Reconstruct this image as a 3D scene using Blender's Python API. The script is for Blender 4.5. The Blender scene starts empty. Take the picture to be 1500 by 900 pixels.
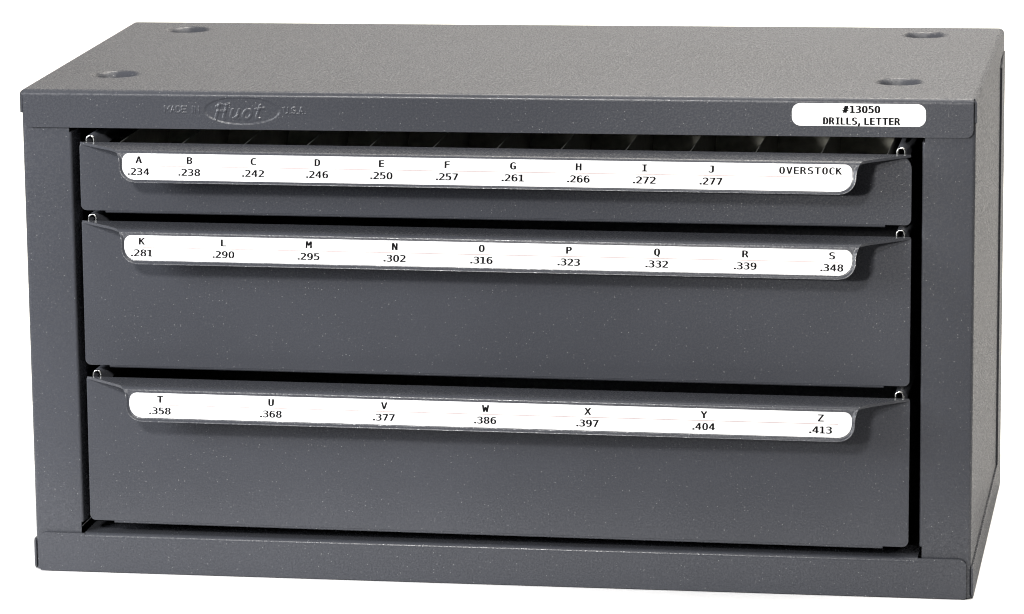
import bpy, bmesh, math, random
from math import sin, cos, pi, radians, sqrt, atan2, hypot
from mathutils import Matrix, Vector

scene = bpy.context.scene
COL = scene.collection

# ------------------------------------------------------------------ camera
cam_data = bpy.data.cameras.new('camera')
cam = bpy.data.objects.new('camera', cam_data)
COL.objects.link(cam)
cam.location = (0.284962, -1.738214, 0.466606)
cam.rotation_euler = (1.353783, 0.021626, 0.204735)
cam_data.sensor_width = 36.0
cam_data.lens = 6809.40 / 1500 * 36.0
cam_data.shift_x = 342.864 / 1500          # the photo is an off-centre crop
cam_data.shift_y = 126.5 / 1500
cam_data.clip_start = 0.05
cam_data.clip_end = 60
scene.camera = cam

# ------------------------------------------------------------------ world, exposure
world = bpy.data.worlds.new('World')
scene.world = world
world.use_nodes = True
bg = world.node_tree.nodes['Background']
bg.inputs['Color'].default_value = (0.9, 0.95, 1.0, 1)
bg.inputs['Strength'].default_value = 0.05
vs = scene.view_settings
vs.view_transform = 'Standard'
vs.look = 'None'
vs.exposure = 0.0
vs.gamma = 1.0
scene.render.film_transparent = False
scene.cycles.filter_width = 1.1
scene.cycles.use_denoising = True
scene.cycles.use_light_tree = False
scene.cycles.max_bounces = 8
scene.cycles.sample_clamp_indirect = 4.0

# ------------------------------------------------------------------ lamps (studio softboxes and added fills)
def softbox(name, loc, target, sx, sy, power, color=(1, 1, 1), spread=180):
    l = bpy.data.lights.new(name, 'AREA')
    l.shape = 'RECTANGLE'; l.size = sx; l.size_y = sy
    l.energy = power; l.color = color; l.spread = radians(spread)
    o = bpy.data.objects.new(name, l)
    COL.objects.link(o)
    o.location = loc
    o.rotation_euler = (Vector(target) - Vector(loc)).to_track_quat('-Z', 'Y').to_euler()
    return o

softbox('key_softbox', (-0.19, -1.18, 0.67), (-0.10, 0, 0.09), 0.13, 0.10, 1.08, (1.0, 0.975, 0.95), spread=50)
softbox('left_softbox', (-0.64, -0.48, 0.34), (-0.15, 0, 0.11), 0.40, 0.34, 2.2, (0.95, 0.965, 1.0), spread=80)
softbox('low_front_spot', (-0.27, -1.15, 0.39), (0.17, 0, 0.168), 0.10, 0.05, 0.085, (1.0, 0.97, 0.92), spread=14)
softbox('added_overhead_fill', (0.38, 0.02, 1.30), (0.27, -0.02, 0), 1.7, 1.1, 16.5, (1.0, 0.97, 0.92), spread=120)  # added overhead fill that whitens the ground; no known source there
softbox('added_backdrop_fill', (0.08, 0.42, 1.3), (0.06, 0.86, 0.20), 0.7, 0.2, 8.6, (1.0, 0.92, 0.80), spread=130)  # added fill: turns the backdrop white and brightens its reflection in the top

# ------------------------------------------------------------------ materials
def nodes_of(m):
    m.use_nodes = True
    nt = m.node_tree
    return nt, nt.nodes, nt.links, nt.nodes['Principled BSDF']

def paint(name, base, fleck=0.24, rough=0.33, bump=0.6, sheen=0.165):
    """textured grey enamel: fine orange peel, slight mottling, sparse pale flakes"""
    m = bpy.data.materials.new(name)
    nt, N, L, P = nodes_of(m)
    tc = N.new('ShaderNodeTexCoord')
    n1 = N.new('ShaderNodeTexNoise'); n1.inputs['Scale'].default_value = 1150; n1.inputs['Detail'].default_value = 2.5
    n2 = N.new('ShaderNodeTexNoise'); n2.inputs['Scale'].default_value = 14; n2.inputs['Detail'].default_value = 4
    v = N.new('ShaderNodeTexVoronoi'); v.inputs['Scale'].default_value = 760
    for n in (n1, n2, v): L.new(tc.outputs['Object'], n.inputs['Vector'])
    # flake mask: small spot at a cell's point, only in some cells
    lt = N.new('ShaderNodeMath'); lt.operation = 'LESS_THAN'; lt.inputs[1].default_value = 0.14
    L.new(v.outputs['Distance'], lt.inputs[0])
    sep = N.new('ShaderNodeSeparateColor'); L.new(v.outputs['Color'], sep.inputs[0])
    gt = N.new('ShaderNodeMapRange'); gt.inputs['From Min'].default_value = 0.0; gt.inputs['From Max'].default_value = 1.0
    L.new(sep.outputs['Red'], gt.inputs['Value'])
    pw = N.new('ShaderNodeMath'); pw.operation = 'POWER'; pw.inputs[1].default_value = 3.5
    L.new(gt.outputs[0], pw.inputs[0])
    mask = N.new('ShaderNodeMath'); mask.operation = 'MULTIPLY'
    L.new(lt.outputs[0], mask.inputs[0]); L.new(pw.outputs[0], mask.inputs[1])
    msc = N.new('ShaderNodeMath'); msc.operation = 'MULTIPLY'; msc.inputs[1].default_value = fleck
    L.new(mask.outputs[0], msc.inputs[0])
    # base colour with grain and mottling
    ramp = N.new('ShaderNodeMapRange'); ramp.inputs['From Min'].default_value = 0.3; ramp.inputs['From Max'].default_value = 0.7
    ramp.inputs['To Min'].default_value = 0.88; ramp.inputs['To Max'].default_value = 1.12
    L.new(n1.outputs['Fac'], ramp.inputs['Value'])
    mot = N.new('ShaderNodeMapRange'); mot.inputs['From Min'].default_value = 0.3; mot.inputs['From Max'].default_value = 0.7
    mot.inputs['To Min'].default_value = 0.93; mot.inputs['To Max'].default_value = 1.07
    L.new(n2.outputs['Fac'], mot.inputs['Value'])
    mm = N.new('ShaderNodeMath'); mm.operation = 'MULTIPLY'
    L.new(ramp.outputs[0], mm.inputs[0]); L.new(mot.outputs[0], mm.inputs[1])
    cm = N.new('ShaderNodeVectorMath'); cm.operation = 'SCALE'; cm.inputs[0].default_value = base
    L.new(mm.outputs[0], cm.inputs['Scale'])
    mix = N.new('ShaderNodeMix'); mix.data_type = 'RGBA'
    L.new(msc.outputs[0], mix.inputs['Factor']); L.new(cm.outputs[0], mix.inputs['A'])
    mix.inputs['B'].default_value = (0.75, 0.74, 0.72, 1)
    b = N.new('ShaderNodeBump'); b.inputs['Strength'].default_value = bump; b.inputs['Distance'].default_value = 0.00012
    L.new(n1.outputs['Fac'], b.inputs['Height'])
    rr = N.new('ShaderNodeMapRange'); rr.inputs['From Min'].default_value = 0.40; rr.inputs['From Max'].default_value = 0.66
    rr.inputs['To Min'].default_value = rough + 0.06; rr.inputs['To Max'].default_value = rough - 0.18
    L.new(n1.outputs['Fac'], rr.inputs['Value'])
    # matt pigment under a thin textured gloss; the pores hold the sheen down at grazing angles
    dif = N.new('ShaderNodeBsdfDiffuse'); glo = N.new('ShaderNodeBsdfAnisotropic')
    L.new(mix.outputs['Result'], dif.inputs['Color'])
    L.new(rr.outputs[0], glo.inputs['Roughness'])
    n3 = N.new('ShaderNodeTexNoise'); n3.inputs['Scale'].default_value = 1600; n3.inputs['Detail'].default_value = 1.0
    L.new(tc.outputs['Object'], n3.inputs['Vector'])
    gr = N.new('ShaderNodeMapRange'); gr.inputs['From Min'].default_value = 0.34; gr.inputs['From Max'].default_value = 0.62
    gr.inputs['To Min'].default_value = 0.45; gr.inputs['To Max'].default_value = 1.0
    L.new(n3.outputs['Fac'], gr.inputs['Value'])
    gc = N.new('ShaderNodeCombineColor')
    for k in range(3): L.new(gr.outputs[0], gc.inputs[k])
    L.new(gc.outputs[0], glo.inputs['Color'])
    fr = N.new('ShaderNodeFresnel'); fr.inputs['IOR'].default_value = 1.42
    cap = N.new('ShaderNodeMath'); cap.operation = 'MINIMUM'; cap.inputs[1].default_value = sheen
    L.new(fr.outputs[0], cap.inputs[0])
    for n in (dif, glo, fr): L.new(b.outputs[0], n.inputs['Normal'])
    ms = N.new('ShaderNodeMixShader')
    L.new(cap.outputs[0], ms.inputs[0]); L.new(dif.outputs[0], ms.inputs[1]); L.new(glo.outputs[0], ms.inputs[2])
    out = next(n for n in N if n.type == 'OUTPUT_MATERIAL')
    L.new(ms.outputs[0], out.inputs['Surface'])
    N.remove(P)
    return m

def plain(name, base, rough=0.5, metal=0.0, noise=0.0, scale=300, bump=0.0):
    m = bpy.data.materials.new(name)
    nt, N, L, P = nodes_of(m)
    P.inputs['Roughness'].default_value = rough
    P.inputs['Metallic'].default_value = metal
    P.inputs['Base Color'].default_value = (*base, 1)
    if noise:
        tc = N.new('ShaderNodeTexCoord')
        n = N.new('ShaderNodeTexNoise'); n.inputs['Scale'].default_value = scale; n.inputs['Detail'].default_value = 4
        L.new(tc.outputs['Object'], n.inputs['Vector'])
        r = N.new('ShaderNodeMapRange'); r.inputs['From Min'].default_value = 0.3; r.inputs['From Max'].default_value = 0.7
        r.inputs['To Min'].default_value = 1 - noise; r.inputs['To Max'].default_value = 1 + noise
        L.new(n.outputs['Fac'], r.inputs['Value'])
        c = N.new('ShaderNodeVectorMath'); c.operation = 'SCALE'; c.inputs[0].default_value = base
        L.new(r.outputs[0], c.inputs['Scale']); L.new(c.outputs[0], P.inputs['Base Color'])
        if bump:
            b = N.new('ShaderNodeBump'); b.inputs['Strength'].default_value = bump; b.inputs['Distance'].default_value = 0.0002
            L.new(n.outputs['Fac'], b.inputs['Height']); L.new(b.outputs[0], P.inputs['Normal'])
    return m

PAINT = paint('grey_enamel', (0.0435, 0.0457, 0.0532))
STEEL = plain('bare_steel', (0.62, 0.62, 0.60), 0.22, 1.0, 0.1, 900)
BIN = plain('bin_sheet', (0.56, 0.56, 0.50), 0.5, 0.0, 0.16, 300, 0.2)
DIVIDER = plain('divider_sheet', (0.20, 0.20, 0.185), 0.55, 0.0, 0.2, 300, 0.2)
PAPER = plain('label_paper', (0.66, 0.66, 0.66), 0.7, 0, 0.015, 700)
STICK = plain('sticker_paper', (0.88, 0.88, 0.88), 0.6, 0, 0.015, 700)
INK = plain('black_ink', (0.004, 0.004, 0.0045), 0.8, 0, 0.1, 900)
RULE = plain('printed_rule', (0.33, 0.25, 0.235), 0.6, 0, 0.1, 900)
DARK = plain('added_dark_ground', (0.035, 0.035, 0.037), 0.7, 0, 0.15, 8)
for _m in (INK, RULE):
    _m.node_tree.nodes['Principled BSDF'].inputs['Specular IOR Level'].default_value = 0.05
SWEEP = plain('white_sweep_paper', (0.93, 0.93, 0.93), 0.75, 0, 0.01, 60)

# ------------------------------------------------------------------ mesh helpers (input in millimetres)
class MB:
    """collects vertices and faces in millimetres; build() links ONE mesh object"""
    def __init__(s): s.v = []; s.f = []; s.m = []; s.flat = []
    def add(s, verts, faces, mi=0, flat=False):
        o = len(s.v); s.v += [tuple(p) for p in verts]
        for f in faces: s.f.append(tuple(i + o for i in f)); s.m.append(mi); s.flat.append(flat)
    def grid(s, rows, flip=False, mi=0, keep=None):
        """rows: list of equal-length lists of points"""
        n = len(rows[0]); vs = [p for r in rows for p in r]; fs = []
        for i in range(len(rows) - 1):
            for j in range(n - 1):
                if keep and not keep(i, j): continue
                a, b, c, d = i*n + j, i*n + j + 1, (i+1)*n + j + 1, (i+1)*n + j
                fs.append((d, c, b, a) if flip else (a, b, c, d))
        s.add(vs, fs, mi)
    def box(s, x0, x1, y0, y1, z0, z1, mi=0):
        vs = [(x, y, z) for z in (z0, z1) for y in (y0, y1) for x in (x0, x1)]
        s.add(vs, [(0, 2, 3, 1), (4, 5, 7, 6), (0, 1, 5, 4), (2, 6, 7, 3), (0, 4, 6, 2), (1, 3, 7, 5)], mi, True)
    def prism(s, poly, to3, d, mi=0):
        """closed polygon (2D) extruded; to3(u, v, w) -> 3D with w from 0 to d"""
        n = len(poly)
        vs = [to3(u, v, 0) for u, v in poly] + [to3(u, v, d) for u, v in poly]
        fs = [tuple(range(n)), tuple(range(2*n - 1, n - 1, -1))]
        fs += [((i+1) % n, i, i + n, (i+1) % n + n) for i in range(n)]
        s.add(vs, fs, mi, True)
    def sweep(s, prof, x0, x1, mi=0, flip=False, n=2):
        """profile of (y, z) points swept along x"""
        xs = [x0 + (x1 - x0) * i / (n - 1) for i in range(n)]
        s.grid([[(x, y, z) for x in xs] for y, z in prof], flip, mi)
    def build(s, name, mats, parent=None, thick=0, offset=-1, bevel=0, smooth=True, fixn=False, loc=None, rot=None):
        me = bpy.data.meshes.new(name)
        me.from_pydata([(x*.001, y*.001, z*.001) for x, y, z in s.v], [], s.f)
        for m in (mats if isinstance(mats, (list, tuple)) else [mats]): me.materials.append(m)
        me.polygons.foreach_set('material_index', s.m)
        me.polygons.foreach_set('use_smooth', [smooth and not fl for fl in s.flat])
        if fixn or bevel:
            bm = bmesh.new(); bm.from_mesh(me)
            bmesh.ops.remove_doubles(bm, verts=bm.verts, dist=1e-7)
            if fixn: bmesh.ops.recalc_face_normals(bm, faces=bm.faces)
            bm.to_mesh(me); bm.free()
        me.update()
        o = bpy.data.objects.new(name, me); COL.objects.link(o)
        if parent: o.parent = parent
        if loc: o.location = [c*.001 for c in loc]
        if rot: o.rotation_euler = rot
        if thick:
            md = o.modifiers.new('thickness', 'SOLIDIFY'); md.thickness = thick*.001; md.offset = offset
            md.use_even_offset = True
            es = o.modifiers.new('crisp_edges', 'EDGE_SPLIT'); es.split_angle = radians(45)
        if bevel:
            md = o.modifiers.new('soft_edges', 'BEVEL'); md.width = bevel*.001; md.segments = 2
            md.limit_method = 'ANGLE'; md.angle_limit = radians(40)
        return o

def arc(cx, cy, r, a0, a1, n):
    return [(cx + r*cos(a0 + (a1 - a0)*i/n), cy + r*sin(a0 + (a1 - a0)*i/n)) for i in range(n + 1)]

def spans(*parts):
    """sorted coordinates from (start, stop, step) pieces"""
    out = set()
    for a, b, st in parts:
        n = max(1, round((b - a)/st))
        for i in range(n + 1): out.add(round(a + (b - a)*i/n, 5))
    return sorted(out)

def tag(o, **kw):
    for k, v in kw.items(): o[k] = v
    return o

# ------------------------------------------------------------------ the setting: a white studio sweep
sw = MB()
prof = [(-121, -.6), (-120, 0)] + [(-120 + 620*i/20, 0) for i in range(1, 21)] + arc(500, 400, 400, -pi/2, 0, 24)[1:] + [(900, 1700)]
sw.sweep(prof, -1400, 900, flip=False, n=12)
sweep = tag(sw.build('backdrop', SWEEP), kind='structure')
fl = MB()
fl.grid([[(x, y, -6) for x in (-5000, 5000)] for y in (-6000, 5000)])
tag(fl.build('added_floor', DARK), kind='structure')  # unseen dark ground, added under the paper; keeps front reflections dark

# ------------------------------------------------------------------ the cabinet (millimetres; front at y=0, floor at z=0)
W2, D, H = 185.3, 191.0, 193.7
FX = 184.0                 # half width of the front flanges
cabinet = bpy.data.objects.new('drill_cabinet', None)
COL.objects.link(cabinet)
cabinet.location = (0, 0, 0.0004)
cabinet.empty_display_size = 0.05
tag(cabinet, label='grey enamelled steel drill cabinet with three drawers and white number labels',
    category='cabinet')

RB = 2.3                   # bend radius of the sheet metal
DIMPLES = [(-156.5, 41.5), (-155.8, 167.8), (153.4, 41.3), (154.1, 168.6)]
def dish(x, y):
    d = 0.0
    for cx, cy in DIMPLES:
        q = hypot(x - cx, y - cy) / 10.3
        if q < 1.0:
            e = (1 - q)*10.3                       # mm in from the rim: rolled edge, steep wall, flat seat
            d -= 1.6*e*e/5.2 if e < 2.6 else min(4.9, 2.08 + 1.6*(e - 2.6))
    return d

def side_curve(u):
    """across the top sheet: flat, bend, then down the side; u is arc length from the middle"""
    s = 1 if u >= 0 else -1
    a = abs(u); f = W2 - RB; L = RB*pi/2
    if a <= f: return s*a, 0.0, 0
    if a <= f + L:
        t = (a - f)/RB
        return s*(f + RB*sin(t)), RB*(cos(t) - 1), 1
    return s*W2, -RB - (a - f - L), 1

# emblem relief ---------------------------------------------------------------
EX0, EX1, EZ0, EZ1 = -129.0, -69.0, 179.6, 191.2
OV = (-96.4, 186.15, 14.7, 5.25)
def letters():
    S = []
    def word(txt, x0, x1, zb, h, slant=0.0):
        F = {'M': [[(0,0),(0,1),(.5,.35),(1,1),(1,0)]], 'A': [[(0,0),(.5,1),(1,0)],[(.2,.35),(.8,.35)]],
             'D': [[(0,0),(0,1),(.55,1),(1,.7),(1,.3),(.55,0),(0,0)]], 'E': [[(1,0),(0,0),(0,1),(1,1)],[(0,.5),(.8,.5)]],
             'I': [[(.5,0),(.5,1)]], 'N': [[(0,0),(0,1),(1,0),(1,1)]], 'U': [[(0,1),(0,.25),(.3,0),(.7,0),(1,.25),(1,1)]],
             'S': [[(1,.85),(.7,1),(.3,1),(0,.8),(.15,.58),(.85,.42),(1,.2),(.7,0),(.3,0),(0,.15)]],
             '.': [[(.45,0),(.55,0)]], ' ': []}
        wd = {'.': .4, ' ': .7, 'I': .35, 'M': 1.15}
        tot = sum(wd.get(c, 1) for c in txt) + .35*(len(txt) - 1)
        k = (x1 - x0)/tot; x = x0
        for c in txt:
            w = wd.get(c, 1)*k
            for pl in F[c]: S.append(([(x + p*w, zb + q*h) for p, q in pl], (.24), .13))
            x += w + .35*k
    word('MADE IN', -127.0, -113.4, 185.2, 2.4)
    word('U.S.A.', -79.6, -71.2, 185.2, 2.4)
    def it(pts, ox, sl=0.28, w=.50):     # slanted script strokes
        S.append(([(ox + x + sl*y, 182.9 + y) for x, y in pts], w, .135))
    # H with flag serifs
    it([(0,-.3),(0.1,5.6)], -106.9); it([(3.1,5.6),(3.0,.4),(3.5,-.1)], -106.9); it([(-.9,4.7),(.1,5.7),(1.0,5.5)], -106.9)
    it([(.2,2.9),(3.0,3.1)], -106.9); it([(2.3,5.5),(3.9,5.7)], -106.9)
    # u
    it([(0,3.7),(0,.9),(.6,.05),(1.6,.2),(2.6,1.3),(2.7,3.7)], -101.2); it([(2.6,1.3),(2.8,.2),(3.3,0)], -101.2)
    # o
    it([(1.5+1.55*cos(a*pi/6), 1.85+1.85*sin(a*pi/6)) for a in range(13)], -96.4)
    # t
    it([(.9,5.3),(.6,1.0),(1.0,.1),(1.9,.2)], -91.5); it([(-.5,3.9),(2.5,4.3)], -91.5)
    return S
STROKES = letters()
def seg_d(px, pz, a, b):
    dx, dz = b[0]-a[0], b[1]-a[1]; L2 = dx*dx + dz*dz or 1e-9
    t = max(0, min(1, ((px-a[0])*dx + (pz-a[1])*dz)/L2))
    return hypot(px-a[0]-t*dx, pz-a[1]-t*dz)
def relief(x, z):
    """forward displacement in mm"""
    h = 0.0
    e = hypot((x - OV[0])/OV[2], (z - OV[1])/OV[3])
    d = (e - 1)*OV[3]*1.3
    if d < .35: 
        t = min(1, max(0, (.35 - d)/.7)); h -= .21*t*t*(3 - 2*t)
    for pl, w, hh in STROKES:
        if x < pl[0][0] - 6 or x > pl[0][0] + 8: continue
        dd = min(seg_d(x, z, pl[i], pl[i+1]) for i in range(len(pl) - 1))
        if dd < w + .18:
            t = min(1, (w + .18 - dd)/.36); t = t*t*(3 - 2*t)
            h = max(h, h + hh*t)
    return h

# top panel: sheet with pressed stacking dimples, side bends and front flange -----
top = MB()
Lb = RB*pi/2
us = spans((-(W2-RB), W2-RB, 6), (-168, -144, .4), (142, 166, .4))
us = [-(W2-RB) - Lb - 7.0, -(W2-RB) - Lb] + [-(W2-RB) - Lb*i/8 for i in range(7, 0, -1)] + us + [(W2-RB) + Lb*i/8 for i in range(1, 9)] + [(W2-RB) + Lb + 7.0]
ys = spans((RB, D - RB, 6), (30, 53, .4), (156.5, 179.5, .4))
rows = []
for y in ys:
    r = []
    for u in us:
        x, dz, _ = side_curve(u); r.append((x, y, H + dz + dish(x, y)))
    rows.append(r)
for i in range(1, 7):                        # bend over the back edge
    a = pi/2*i/6
    rows.append([(side_curve(u)[0], D - RB + RB*sin(a), H + side_curve(u)[1] - RB*(1 - cos(a))) for u in us])
top.grid(rows)
# forward ends of the side flanges, past the front bend
for sgn in (-1, 1):
    uu = [u for u in us if sgn*u > 0 and abs(side_curve(u)[0]) >= FX + .35]
    top.grid([[(side_curve(u)[0], y, H + side_curve(u)[1]) for u in uu] for y in (.9, RB)])
# front bend and flange
ZB = H - 14.9
def zdrop(x):
    a = abs(x) - (W2 - RB)
    return 0 if a <= 0 else RB - sqrt(max(0, RB*RB - a*a))
def zbot(x):
    r = 2.9; a = abs(x) - (FX - r)
    return ZB if a <= 0 else ZB + r - sqrt(max(0, r*r - a*a))
xs = spans((-FX, FX, 8), (EX0, EX1, .17), (-FX, -FX + 3.4, .25), (FX - 3.4, FX, .25))
zs = [H - RB] + [z for z in spans((EZ0, EZ1, .17), (EZ1, H - RB, .2))][::-1][1:] + [ZB]
NB = 10
front = []
for i in range(NB):
    a = pi/2*i/NB
    front.append([(x, RB - RB*sin(a), H - zdrop(x) - RB*(1 - cos(a))) for x in xs])
nflat = len(front)
for z in zs:
    r = []
    for x in xs:
        zz = z
        zb = zbot(x)
        t = (H - RB - z)/(H - RB - ZB)
        zz = (H - RB - zdrop(x)) * (1 - t) + zb*t
        y = 0.0
        if EX0 < x < EX1 and EZ0 < z < EZ1: y = -relief(x, z)
        r.append((x, y, zz))
    front.append(r)
zrow = [None]*nflat + zs
def in_patch(i, j):
    return (zrow[i] is not None and EZ0 - 1e-6 <= zrow[i+1] and zrow[i] <= EZ1 + 1e-6
            and xs[j] >= EX0 - 1e-6 and xs[j+1] <= EX1 + 1e-6)
top.grid(front, flip=True, keep=lambda i, j: not in_patch(i, j))
top_panel = top.build('top_panel', PAINT, cabinet, thick=0.9)
em = MB()
em.grid([r for r in front], flip=True, keep=in_patch)
emo = em.build('embossed_emblem', PAINT, top_panel, fixn=False)
bm = bmesh.new(); bm.from_mesh(emo.data)
bmesh.ops.delete(bm, geom=[v for v in bm.verts if not v.link_faces], context='VERTS'); bm.to_mesh(emo.data); bm.free()
tag(emo, label='pressed oval maker emblem with small lettering either side')

# side panels: column, bend, side face, inner return ------------------------------
for sgn in (-1, 1):
    s = MB()
    xo, xi, yf, r = W2 - .45, 165.0, 1.3, 1.5
    pl = [(xi + .9, 12)] if False else []
    path = [(xi, yf + 14), (xi, yf + 1.0)] + [(xi + 1 - 1*cos(t), yf + 1 - 1*sin(t)) for t in (pi/8, pi/4, 3*pi/8)] + [(xi + 1.0, yf)]
    main = [(xi + 1.0, yf), (xo - r, yf)] + [(xo - r + r*sin(t), yf + r - r*cos(t)) for t in [pi/12*k for k in range(1, 7)]] + [(xo, 40), (xo, 90), (xo, 140), (xo, D - 1.2)]
    zz = [0.2, 20, 60, 100, 140, 176.8, H - 2.6]
    s.grid([[(sgn*x, y, z) for x, y in main] for z in zz], flip=(sgn < 0))
    s.grid([[(sgn*x, y, z) for x, y in path] for z in zz[1:-1]], flip=(sgn < 0))
    s.build('side_panel', PAINT, cabinet, thick=0.9)

# base: front flange with its top bend and tray, and side flanges ------------------
b = MB()
BZ, r = 15.8, 1.9
xs2 = spans((-FX + 1, FX - 1, 8), (-FX + 1, -FX + 4, .3), (FX - 4, FX - 1, .3), (-166, -164, .5), (164, 166, .5))
def btop(x):
    rr = 2.8; a = abs(x) - (FX - 1 - rr)
    return BZ - .25 if a <= 0 else BZ - .25 - rr + sqrt(max(0, rr*rr - a*a))
TX = 164.6
outer = [x for x in xs2]
b.grid([[(x, 0, 0) for x in xs2], [(x, 0, 5) for x in xs2], [(x, 0, BZ - r) for x in xs2]], flip=False)
for side in (-1, 1):
    xx = [x for x in xs2 if side*x >= TX - .2]
    b.grid([[(x, 0, BZ - r) for x in xx], [(x, 0, max(BZ - r + .01, btop(x))) if True else 0 for x in xx]], flip=False)
xx = [x for x in xs2 if abs(x) <= 164.7]
pr = [(r - r*cos(t), BZ - r + r*sin(t)) for t in [pi/2*k/8 for k in range(9)]] + [(20, BZ)]
b.grid([[(x, y, z) for x in xx] for y, z in pr])
b.grid([[(x, 0.4, 0) for x in (-183, 183)], [(x, D, 0) for x in (-183, 183)]], flip=True)
b.build('base_panel', PAINT, cabinet, thick=0.9)
for sgn in (-1, 1):
    s = MB()
    poly = [(1.2, 1.6), (2.6, .1), (D + .3, .1), (D + .3, 12.6), (2.2, 12.6), (1.2, 11.6)]
    s.prism(poly, lambda u, v, w: (sgn*(W2 - .5 + w), u, v), 0.9)
    s.build('base_flange', PAINT, cabinet, fixn=True, bevel=.18)

# back panel with flanges wrapping the sides ---------------------------------------
bk = MB()
bk.box(-W2 + 1, W2 - 1, D - 1.0, D + .1, .2, H - 2.5)
for sgn in (-1, 1):
    poly = [(D - 21, 12.9), (D + .1, 12.9), (D + .1, 184), (D - 12, 184), (D - 21, 180)]
    bk.prism(poly, lambda u, v, w: (sgn*(W2 - .42 + w), u, v), 0.75)
bk.build('back_panel', PAINT, cabinet, fixn=True)

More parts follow.
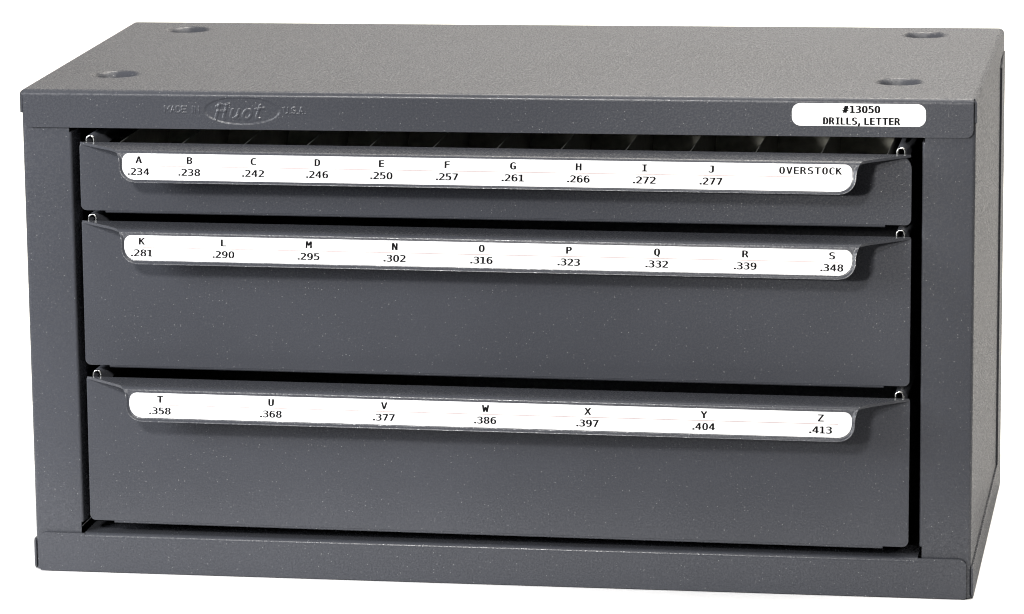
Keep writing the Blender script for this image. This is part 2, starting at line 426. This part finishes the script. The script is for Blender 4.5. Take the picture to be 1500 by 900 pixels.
# number sticker on the lid ----------------------------------------------------------
GLYPHS = {
    '#': [[238,512,202,367,287,367,324,512,380,512,343,367,428,367,428,314,330,314,301,197,388,197,388,144,287,144,251,0,195,0,232,144,146,144,110,0,54,0,91,144,1,144,1,197,104,197,133,314,41,314,41,367,146,367,182,512], [274,314,189,314,160,197,245,197]],
    '0': [[214,529,265,522,307,499,340,461,364,408,378,341,383,259,378,178,364,111,340,58,307,20,265,-3,214,-10,164,-3,122,20,89,58,65,111,51,178,46,259,51,341,65,408,89,461,122,499,164,522], [214,474,185,468,160,450,141,421,128,379,120,325,117,259,120,194,128,140,141,99,160,69,185,51,214,46,245,51,269,69,288,99,302,140,310,194,312,259,310,325,302,379,288,421,269,450,245,468]],
    '1': [[94,59,203,59,203,456,86,430,86,494,203,520,273,520,273,59,381,59,381,0,94,0]],
    '2': [[130,59,369,59,369,0,53,0,53,59,95,103,132,144,167,180,196,212,218,237,234,255,255,281,270,304,281,323,288,341,292,359,293,377,290,404,282,427,268,445,248,459,225,467,197,470,176,469,154,465,131,459,107,450,83,438,57,424,57,495,81,505,104,514,128,521,151,525,173,528,196,529,244,525,284,511,319,489,345,459,360,423,365,382,364,360,358,338,350,315,337,292,321,268,299,242,284,225,266,204,243,179,214,148,176,108]],
    '3': [[270,278,302,267,328,251,349,230,364,205,373,176,376,143,370,99,354,62,327,31,291,8,247,-6,194,-10,170,-9,146,-7,121,-3,96,2,72,8,48,16,48,86,71,74,95,65,118,58,141,53,163,50,186,49,222,52,251,61,275,75,292,95,303,120,306,150,303,179,292,202,275,222,252,237,224,246,191,249,138,249,138,307,191,307,221,309,246,316,267,328,282,344,291,364,294,387,291,412,283,432,269,449,249,461,225,468,197,470,176,469,154,467,133,463,110,458,87,451,63,442,63,507,90,514,115,519,138,524,160,527,179,529,197,529,244,525,284,512,318,491,343,463,358,429,364,390,361,363,353,339,340,319,321,301,298,288]],
    '4': [[256,456,92,181,256,181], [244,520,326,520,326,181,395,181,395,124,326,124,326,0,256,0,256,124,36,124,36,190]],
    '5': [[72,520,335,520,335,461,136,461,136,333,146,336,156,339,166,341,176,343,187,343,197,344,247,338,290,322,325,296,351,260,367,217,372,167,367,116,350,73,323,37,285,11,240,-5,187,-10,160,-9,135,-8,111,-5,89,0,69,5,50,12,50,84,71,73,93,64,114,58,136,53,158,50,180,49,216,52,246,63,270,80,288,103,298,132,302,167,298,201,287,230,269,253,244,271,214,281,178,284,160,284,141,282,123,278,106,273,89,267,72,259]],
    '6': [[345,508,345,444,330,452,315,458,298,463,282,467,265,469,247,470,206,464,172,448,146,420,126,381,115,332,111,272,124,293,139,311,157,325,178,335,201,342,225,344,272,339,310,323,342,298,365,262,378,219,383,167,378,115,364,71,341,36,308,10,269,-5,221,-10,166,-3,122,19,88,55,65,106,51,175,46,259,52,340,69,407,97,460,136,499,185,522,244,529,261,529,278,527,295,524,312,520,329,515], [220,289,192,285,168,274,149,256,135,232,126,202,123,167,126,131,135,102,149,77,168,59,192,49,220,45,248,48,272,59,290,76,303,100,311,130,314,167,311,204,303,234,290,258,272,275,248,285]],
    '7': [[48,520,376,520,376,490,190,0,116,0,297,461,48,461]],
    '8': [[214,247,186,244,161,235,142,221,128,201,119,176,116,146,119,117,128,92,142,72,162,57,186,48,214,45,244,48,268,57,287,71,302,91,310,116,313,146,310,176,301,200,287,220,267,235,243,244], [153,276,125,286,102,300,83,319,69,341,61,366,58,394,62,433,77,466,100,493,131,513,170,525,214,529,260,525,298,513,329,493,353,466,367,433,372,394,369,366,360,341,346,319,327,300,304,286,276,276,308,266,335,250,356,230,371,204,381,174,384,140,379,96,364,59,339,30,305,8,264,-6,214,-10,165,-6,124,7,90,29,65,59,51,96,46,139,49,174,58,204,73,230,94,250,121,266], [128,388,130,362,138,341,150,324,167,312,189,305,214,302,241,305,262,312,279,324,292,341,299,362,302,388,299,414,292,436,279,453,262,465,241,472,214,475,189,472,167,465,150,452,138,435,130,414]],
    '9': [[208,231,235,234,259,245,278,263,292,287,301,317,304,352,301,388,292,418,278,442,259,460,235,471,208,474,179,471,156,461,137,443,124,420,116,389,114,352,116,315,124,285,137,261,155,244,179,234], [82,11,82,76,97,68,113,61,129,56,146,52,163,50,180,49,221,55,255,71,282,99,301,138,312,188,316,248,303,226,288,208,270,194,249,184,227,178,202,175,156,181,117,196,85,222,63,257,49,301,44,353,49,405,63,448,87,483,119,509,158,524,206,529,261,522,305,500,339,464,362,412,376,344,381,259,375,179,358,112,330,59,291,21,242,-2,183,-10,166,-9,149,-8,132,-5,115,-1,98,5]],
    '.': [[170,106,258,106,258,0,170,0]],
    ',': [[175,106,263,106,263,33,194,-100,140,-100,175,33]],
    'A': [[214,458,140,192,289,192], [172,520,257,520,416,0,344,0,305,135,123,135,86,0,13,0]],
    'B': [[128,248,128,58,212,58,249,60,278,67,299,79,314,97,322,120,325,150,322,181,313,206,298,224,276,238,247,246,212,248], [128,462,128,305,210,305,241,308,266,314,284,325,297,341,304,362,307,388,304,412,297,431,284,445,266,454,241,460,210,462], [58,520,212,520,261,516,302,505,335,485,359,459,373,427,378,388,375,358,368,333,355,313,337,297,314,285,287,278,318,270,345,255,367,235,383,208,393,178,396,143,391,99,375,64,350,36,314,16,268,4,212,0,58,0]],
    'C': [[374,18,356,10,337,3,319,-3,299,-7,279,-9,259,-10,197,-2,145,21,104,61,73,114,55,180,48,259,55,338,73,404,104,458,146,498,197,521,259,529,279,528,299,526,319,522,337,517,356,509,374,501,374,429,356,442,338,452,318,461,298,467,279,471,259,472,217,466,183,449,156,419,137,378,126,325,122,259,126,194,137,141,156,100,183,71,217,53,259,47,279,48,299,52,319,58,338,67,356,77,374,91]],
    'D': [[152,58,205,63,246,77,276,101,295,138,307,191,311,259,307,328,295,381,276,418,247,443,205,457,152,462,118,462,118,58], [153,520,226,513,284,492,329,456,360,406,379,341,385,259,379,178,360,113,329,63,284,28,226,7,153,0,48,0,48,520]],
    'E': [[69,520,377,520,377,461,139,461,139,307,367,307,367,248,139,248,139,59,384,59,384,0,69,0]],
    'F': [[81,520,387,520,387,461,152,461,152,307,365,307,365,248,152,248,152,0,81,0]],
    'G': [[384,43,365,27,344,14,321,3,297,-4,271,-9,244,-10,183,-2,132,21,91,61,60,114,42,181,36,259,42,338,60,404,91,458,133,498,185,521,246,529,268,528,289,525,309,520,329,513,348,503,367,492,367,420,348,436,328,449,309,459,289,466,268,471,246,472,204,466,170,449,143,419,124,378,113,324,109,259,113,193,124,140,142,99,168,70,202,53,244,47,259,48,273,49,285,52,297,57,307,62,317,69,317,209,242,209,242,267,384,267]],
    'H': [[48,520,118,520,118,307,311,307,311,520,382,520,382,0,311,0,311,248,118,248,118,0,48,0]],
    'I': [[70,520,359,520,359,461,250,461,250,59,359,59,359,0,70,0,70,59,179,59,179,461,70,461]],
    'J': [[38,21,38,103,59,86,81,72,103,61,126,53,150,49,173,47,203,50,226,59,243,73,254,95,260,127,263,170,263,461,130,461,130,520,333,520,333,170,329,110,317,64,296,31,266,8,225,-6,173,-10,151,-9,129,-7,107,-2,85,4,62,11]],
    'K': [[48,520,118,520,118,289,338,520,421,520,218,307,427,0,342,0,172,260,118,203,118,0,48,0]],
    'L': [[75,520,146,520,146,59,397,59,397,0,75,0]],
    'M': [[30,520,124,520,214,255,304,520,399,520,399,0,334,0,334,459,241,185,188,185,95,459,95,0,30,0]],
    'N': [[48,520,138,520,313,92,313,520,381,520,381,0,292,0,116,428,116,0,48,0]],
    'O': [[315,259,312,328,305,383,292,423,273,450,247,467,214,472,182,467,157,450,138,423,125,383,117,328,114,259,117,190,125,136,138,96,157,69,182,52,214,47,247,52,273,69,292,96,305,136,312,190], [389,259,384,177,369,109,346,57,312,20,268,-3,214,-10,161,-3,117,19,84,56,60,109,45,176,41,259,46,342,60,410,84,462,117,500,161,522,214,529,268,522,312,500,346,462,369,410,384,342]],
    'P': [[139,462,139,267,220,267,251,270,276,278,296,292,312,312,321,336,324,365,321,393,312,417,297,436,276,451,251,459,220,462], [69,520,220,520,274,515,318,502,352,480,377,450,392,411,397,365,392,317,377,279,353,248,318,226,274,213,220,209,139,209,139,0,69,0]],
    'Q': [[228,-9,226,-9,224,-10,221,-10,218,-10,216,-10,214,-10,161,-3,117,20,84,57,60,109,46,177,41,259,46,342,60,410,84,462,117,500,161,522,214,529,268,522,312,500,346,462,369,410,384,342,389,259,386,196,378,141,365,95,346,57,322,28,292,7,362,-59,310,-94], [315,259,312,328,305,383,292,423,273,450,247,467,214,472,182,467,157,450,138,423,125,383,117,328,114,259,117,190,125,136,138,96,157,69,182,52,214,47,247,52,273,69,292,96,305,136,312,190]],
    'R': [[265,245,282,239,297,231,311,219,325,202,341,176,359,142,429,0,354,0,292,131,275,164,258,188,244,204,228,213,209,218,188,220,120,220,120,0,50,0,50,520,195,520,247,516,291,503,326,481,351,452,366,414,372,369,368,337,359,309,343,285,322,266,296,253], [120,462,120,278,197,278,228,280,253,288,273,300,286,318,295,341,297,369,294,397,286,420,271,438,251,451,225,459,195,462]],
    'S': [[352,502,352,431,331,443,310,454,288,462,267,468,245,471,223,472,192,470,166,462,144,449,128,432,119,411,116,386,118,365,124,348,135,334,151,323,175,312,205,304,242,295,287,282,322,264,349,242,367,214,379,181,382,142,377,97,362,59,336,29,301,7,256,-6,203,-10,178,-9,154,-7,129,-2,105,4,80,12,55,21,55,96,81,81,106,68,131,59,155,52,179,48,203,47,236,50,263,58,286,71,302,89,312,111,315,138,313,161,306,181,295,197,278,210,254,220,224,229,186,237,142,250,107,267,81,287,63,311,52,341,48,376,54,419,69,456,95,487,130,511,171,525,220,529,240,528,261,526,283,522,305,517,328,510]],
    'T': [[16,520,413,520,413,461,250,461,250,0,180,0,180,461,16,461]],
    'U': [[51,200,51,520,122,520,122,167,122,145,123,127,124,113,126,103,128,95,131,88,140,76,151,66,163,57,179,52,196,48,214,47,234,48,251,52,266,57,279,66,289,76,298,88,301,95,304,103,305,113,307,126,307,144,307,167,307,520,378,520,378,200,377,151,373,114,368,86,360,65,348,47,334,31,318,18,300,8,281,0,260,-6,238,-9,214,-10,191,-9,169,-6,148,0,129,8,112,18,95,31,81,46,70,65,61,87,56,114,52,152]],
    'V': [[214,59,337,520,409,520,257,0,172,0,20,520,93,520]],
    'W': [[0,520,69,520,118,98,178,377,251,377,311,97,361,520,429,520,352,0,285,0,214,309,144,0,78,0]],
    'X': [[30,520,106,520,220,324,336,520,412,520,256,275,423,0,347,0,220,224,82,0,6,0,180,275]],
    'Y': [[13,520,88,520,214,290,341,520,416,520,250,233,250,0,179,0,179,233]],
    'Z': [[62,520,399,520,399,466,128,59,407,59,407,0,54,0,54,54,319,461,62,461]],
}


def rrect(x0, x1, z0, z1, rs, n=8):
    """rounded rectangle, radii (bl, br, tr, tl)"""
    bl, br, tr, tl = rs
    return (arc(x0 + bl, z0 + bl, bl, pi, 1.5*pi, n) + arc(x1 - br, z0 + br, br, 1.5*pi, 2*pi, n)
            + arc(x1 - tr, z1 - tr, tr, 0, .5*pi, n) + arc(x0 + tl, z1 - tl, tl, .5*pi, pi, n))

_cache = {}
def glyph_tris(ch, bold):
    """flat triangulated glyph: (verts, faces, x0, x1) with capitals 1.0 high"""
    key = (ch, bold)
    if key in _cache: return _cache[key]
    cu = bpy.data.curves.new('glyph', 'CURVE'); cu.dimensions = '2D'; cu.fill_mode = 'BOTH'; cu.offset = bold
    for lp in GLYPHS[ch]:
        sp = cu.splines.new('POLY'); n = len(lp)//2; sp.points.add(n - 1); sp.use_cyclic_u = True
        for i in range(n): sp.points[i].co = (lp[2*i]/520, lp[2*i+1]/520, 0, 1)
    ob = bpy.data.objects.new('glyph', cu)
    me = bpy.data.meshes.new_from_object(ob)
    V = [(v.co.x, v.co.y) for v in me.vertices]; F = [tuple(p.vertices) for p in me.polygons]
    bpy.data.objects.remove(ob); bpy.data.meshes.remove(me); bpy.data.curves.remove(cu)
    x0 = min(v[0] for v in V); x1 = max(v[0] for v in V)
    _cache[key] = (V, F, x0, x1)
    return _cache[key]

def text(mb, s, cx, zc, h, to3, bold=0.05, gap=0.2, wx=1.0, width=None, mi=1):
    """lay a line of text centred at cx, capitals centred at zc, h tall; heavier strokes from shifted overlays"""
    items = []; x = 0
    for ch in s:
        if ch == ' ': x += .5; continue
        V, F, a, c = glyph_tris(ch, 0.0)
        items.append((V, F, x - a)); x += (c - a) + gap
    x -= gap
    k = (width/(x*h)) if width else wx
    for V, F, ox in items:
        for n, (dx, dz) in enumerate(((-bold, 0), (bold, 0), (0, .35*bold), (0, -.35*bold))):
            mb.add([to3(cx + ((vx + ox + dx) - x/2)*h*k, zc + (vy*.97 + dz - .485)*h, .004*n) for vx, vy in V], F, mi, True)

st = MB()
flat3 = lambda off: (lambda u, v, w: (u, -off + w, v))
st.prism(rrect(116.1, 166.3, 182.9, 192.35 - .9, (3.2, 3.2, 3.2, 3.2)), lambda u, v, w: (u, -.16 + w, v), .15)
text(st, '#13050', 142.1, 189.3, 2.75, flat3(.185), bold=.09, gap=.24, width=13.9)
text(st, 'DRILLS, LETTER', 142.3, 184.8, 2.75, flat3(.185), bold=.09, gap=.24, width=28.6)
sto = st.build('label_sticker', [STICK, INK], top_panel, smooth=False)
tag(sto, label='white rounded sticker reading #13050 DRILLS, LETTER')

# drawers -----------------------------------------------------------------------------
TILT = radians(10)
def make_drawer(zt, zb, lip_bottom, tilt, tr, rows, lab, line, zl, zn, label, bins, marks):
    PW = 161.3
    y0 = -1.5
    hgt = zt - zb + .5
    d = MB()
    # front panel: flat plate with rounded corners
    e = -hgt
    poly = rrect(-PW, PW, e + 1.0, -.3, (2.3, 2.3, tr[1], tr[0]))
    d.prism(poly, lambda u, v, w: (u, w, v), 1.0)
    # lower edge rolled back between the corner notches
    r = 1.0; XN = 151.5
    pf = [(0, e + 1.05), (0, e + r)] + [(r - r*cos(t), e + r - r*sin(t)) for t in [pi/2*k/7 for k in range(1, 8)]] + [(9, e)]
    d.sweep(pf, -XN, XN, flip=True, n=8)
    # tray behind the front
    d.box(-155, 155, 1.2, 165, e + 1.8, e + 2.6)
    d.box(-158.6, -157.9, 1.0, 165, e + 2, -1.0); d.box(157.9, 158.6, 1.0, 165, e + 2, -1.0)
    d.box(-158, 158, 164, 165, e + 2, -1.0)
    # small spot-weld marks
    for mx, mz, mr, a0, a1 in marks:
        pts = arc(mx, mz, mr, a0, a1, 10)
        for (ua, va), (ub, vb) in zip(pts, pts[1:]):
            n = (va - vb, ub - ua); L = hypot(*n) or 1; n = (n[0]/L*.16, n[1]/L*.16)
            d.add([(ua+n[0], -.0, va+n[1]), (ub+n[0], -.0, vb+n[1]), (ub, -.16, vb), (ua, -.16, va), (ua-n[0], 0, va-n[1]), (ub-n[0], 0, vb-n[1])],
                  [(0, 1, 2, 3), (3, 2, 5, 4)])
    o = d.build('drawer', PAINT, cabinet, loc=(0, y0, zt), rot=(0, tilt, 0), fixn=True, bevel=.22)
    tag(o, label=label)
    # pull handle: shelf that bends down into a lip; width varies along the profile
    h = MB()
    rb = 1.7; slope = radians(3.0); Ls = 12.6
    a_end = pi/2 + TILT if False else pi/2 - TILT
    st_ = []                                     # stations: s, y, z, ny, nz
    prof = []
    n1 = 14
    for i in range(n1 + 1):
        q = Ls*i/n1; prof.append((-q*cos(slope), -q*sin(slope), slope))
    y, z, a = prof[-1]
    nb = 8
    for i in range(1, nb + 1):
        a2 = slope + (a_end - slope)*i/nb; am = (a + a2)/2; ds = rb*(a_end - slope)/nb
        y -= ds*cos(am); z -= ds*sin(am); a = a2; prof.append((y, z, a))
    Ll = (-z0(lip_bottom) if False else (abs(lip_bottom) + z)) / sin(a_end)
    zs_ = spans((0, Ll, .8), (0, 1.6, .4), (Ll - 7, Ll, .35))[1:]
    yb, zb_ = y, z; s_bend = len(prof) - 1
    for q in zs_: prof.append((yb - q*cos(a_end), zb_ - q*sin(a_end), a_end))
    # arc lengths
    S = [0]
    for i in range(1, len(prof)): S.append(S[-1] + hypot(prof[i][0]-prof[i-1][0], prof[i][1]-prof[i-1][1]))
    send = S[-1]; RC = 6.3; LW = 141.8
    def width(s):
        if s <= 9.0: return 161.0 - 12.8*s/9.0
        if s <= 20.0:
            t = (s - 9)/11; return LW + 6.4*(1 - t)**2.44
        if s <= send - RC: return LW
        q = s - (send - RC); return LW - RC + sqrt(max(0, RC*RC - q*q))
    # columns bunch up near the ends
    cs = spans((0, 1, .12))
    def rowx(w):
        ins = [0, .3, .6, .9, 1.2, 1.5, 1.9, 2.6, 4.5, 8]
        xs = [w - k for k in ins] + [(w - 8)*c for c in (.85, .6, .3)]
        return sorted([-x for x in xs] + [0] + xs)
    g = []
    for (y, z, a), s in zip(prof, S):
        w = width(s); row = []
        for x in rowx(w):
            k = 0.0
            if s >= S[s_bend]:
                dd = min(w - abs(x), send - s)
                cx, cs_ = LW - RC, send - RC
                if abs(x) > cx and s > cs_: dd = RC - hypot(abs(x) - cx, s - cs_)
                t = max(0, min(1, (1.25 - dd)/1.0)); fade = min(1, (s - S[s_bend])/2.0)
                k = .55*t*t*(3 - 2*t)*fade
            row.append((x, y - k*sin(a), z + k*cos(a)))
        g.append(row)
    h.grid(g, flip=True)
    ho = h.build('pull_handle', PAINT, o, thick=1.0, offset=-1)
    # label strip on the lip
    def lip3(off):
        def f(u, v, w):
            q = (zb_ - v)/sin(a_end)
            return (u, yb - q*cos(a_end) - (off - w)*sin(a_end), v + (off - w)*cos(a_end))
        return f
    lb = MB()
    x0, x1, zlo, zhi = lab
    lb.prism(rrect(x0, x1, zlo, zhi, (5.2, 5.2, 2.8, 2.8)), lip3(.22), .18)
    lx0, lx1, lz = line
    lb.add([lip3(.235)(*p, 0) for p in ((lx0, lz - .12), (lx1, lz - .12), (lx1, lz + .12), (lx0, lz + .12))], [(0, 1, 2, 3)], 2, True)
    for let, num, x in rows:
        if num is None:
            text(lb, let, x, zl, 2.6, lip3(.25), bold=.055, gap=.27, width=23.2)
        else:
            text(lb, let, x, zl, 2.62, lip3(.25), bold=.062, wx=1.13)
            text(lb, num, x, zn, 2.62, lip3(.25), bold=.055, gap=.2, width=8.3)
    lo = lb.build('label_strip', [PAPER, INK, RULE], ho, smooth=False)
    # hemmed drawer sides: bare steel loops showing above the front
    for sgn in (-1, 1):
        c = MB()
        wo, t = 1.8, .65
        ring_o = [(-wo, -4)] + arc(0, .75, wo, pi, 0, 12) + [(wo, -4)]
        ring_i = [(-wo + t, -4)] + arc(0, .75, wo - t, pi, 0, 12) + [(wo - t, -4)]
        X = sgn*157.2
        n = len(ring_o)
        for y0_, y1_, mi_ in ((1.1, 1.7, 0), (1.75, 160, 1)):
            vs = [(X + u, y0_, v) for u, v in ring_o] + [(X + u, y0_, v) for u, v in ring_i] + [(X + u, y1_, v) for u, v in ring_o] + [(X + u, y1_, v) for u, v in ring_i]
            fs = []
            for i in range(n - 1):
                fs += [(i, i+1, n+i+1, n+i), (i+1, i, 2*n+i, 2*n+i+1), (n+i, n+i+1, 3*n+i+1, 3*n+i)]
            c.add(vs, fs, mi_, False)
        c.build('side_hem', [STEEL, PAINT], o, fixn=True)
    if bins:
        for x in bins:
            q = MB(); q.box(x - .12, x + .12, 2.0, 160, e + 3, -.6)
            q.build('divider', DIVIDER, o)
        q = MB(); q.sweep([(95, -1), (90, -8), (82, -16), (70, -22), (50, -25), (6, -26)], -156, 156, n=2)
        q.build('bin_liner', BIN, o, fixn=False)
    return o

TOPR = [('A', '.234', -134.0), ('B', '.238', -113.9), ('C', '.242', -88.8), ('D', '.246', -63.7), ('E', '.250', -38.7),
        ('F', '.257', -13.3), ('G', '.261', 12.0), ('H', '.266', 37.1), ('I', '.272', 62.2), ('J', '.277', 87.4), ('OVERSTOCK', None, 124.7)]
MIDR = [('K', '.281', -133.6), ('L', '.290', -101.2), ('M', '.295', -67.7), ('N', '.302', -34.1), ('O', '.316', -.4),
        ('P', '.323', 33.2), ('Q', '.332', 66.8), ('R', '.339', 100.3), ('S', '.348', 132.9)]
LOWR = [('T', '.358', -128.1), ('U', '.368', -83.9), ('V', '.377', -39.3), ('W', '.386', .3), ('X', '.397', 39.9),
        ('Y', '.404', 84.5), ('Z', '.413', 128.9)]
make_drawer(173.0, 145.4, -12.9, .003, (2, 5.4), TOPR, (-140.6, 140.3, -11.8, -1.75), (-136, 122.9, -6.55), -4.2, -8.7,
            'shallow top drawer labelled A to J and OVERSTOCK', [3 + 24.8*k for k in range(-6, 7)],
            [(157.3, -9.7, 1.9, .2, 2*pi - .3)])
make_drawer(141.7, 83.4, -13.8, .0042, (.8, .8), MIDR, (-140.6, 140.4, -12.3, -2.75), (-135.6, 135.2, -7.35), -5.0, -9.45,
            'deep middle drawer labelled K to S', None, [(-157.6, -11.2, 1.6, 3.4, 4.6), (157.8, -12.3, 1.7, 3.6, 4.9)])
make_drawer(79.2, 20.4, -13.9, .0042, (.8, .8), LOWR, (-140.4, 140.6, -12.3, -2.75), (-135.0, 135.6, -7.3), -5.1, -9.55,
            'deep bottom drawer labelled T to Z', None, [(-157.4, -12.0, 1.6, 3.5, 4.7), (158.6, -13.0, 1.7, 3.7, 4.8)])
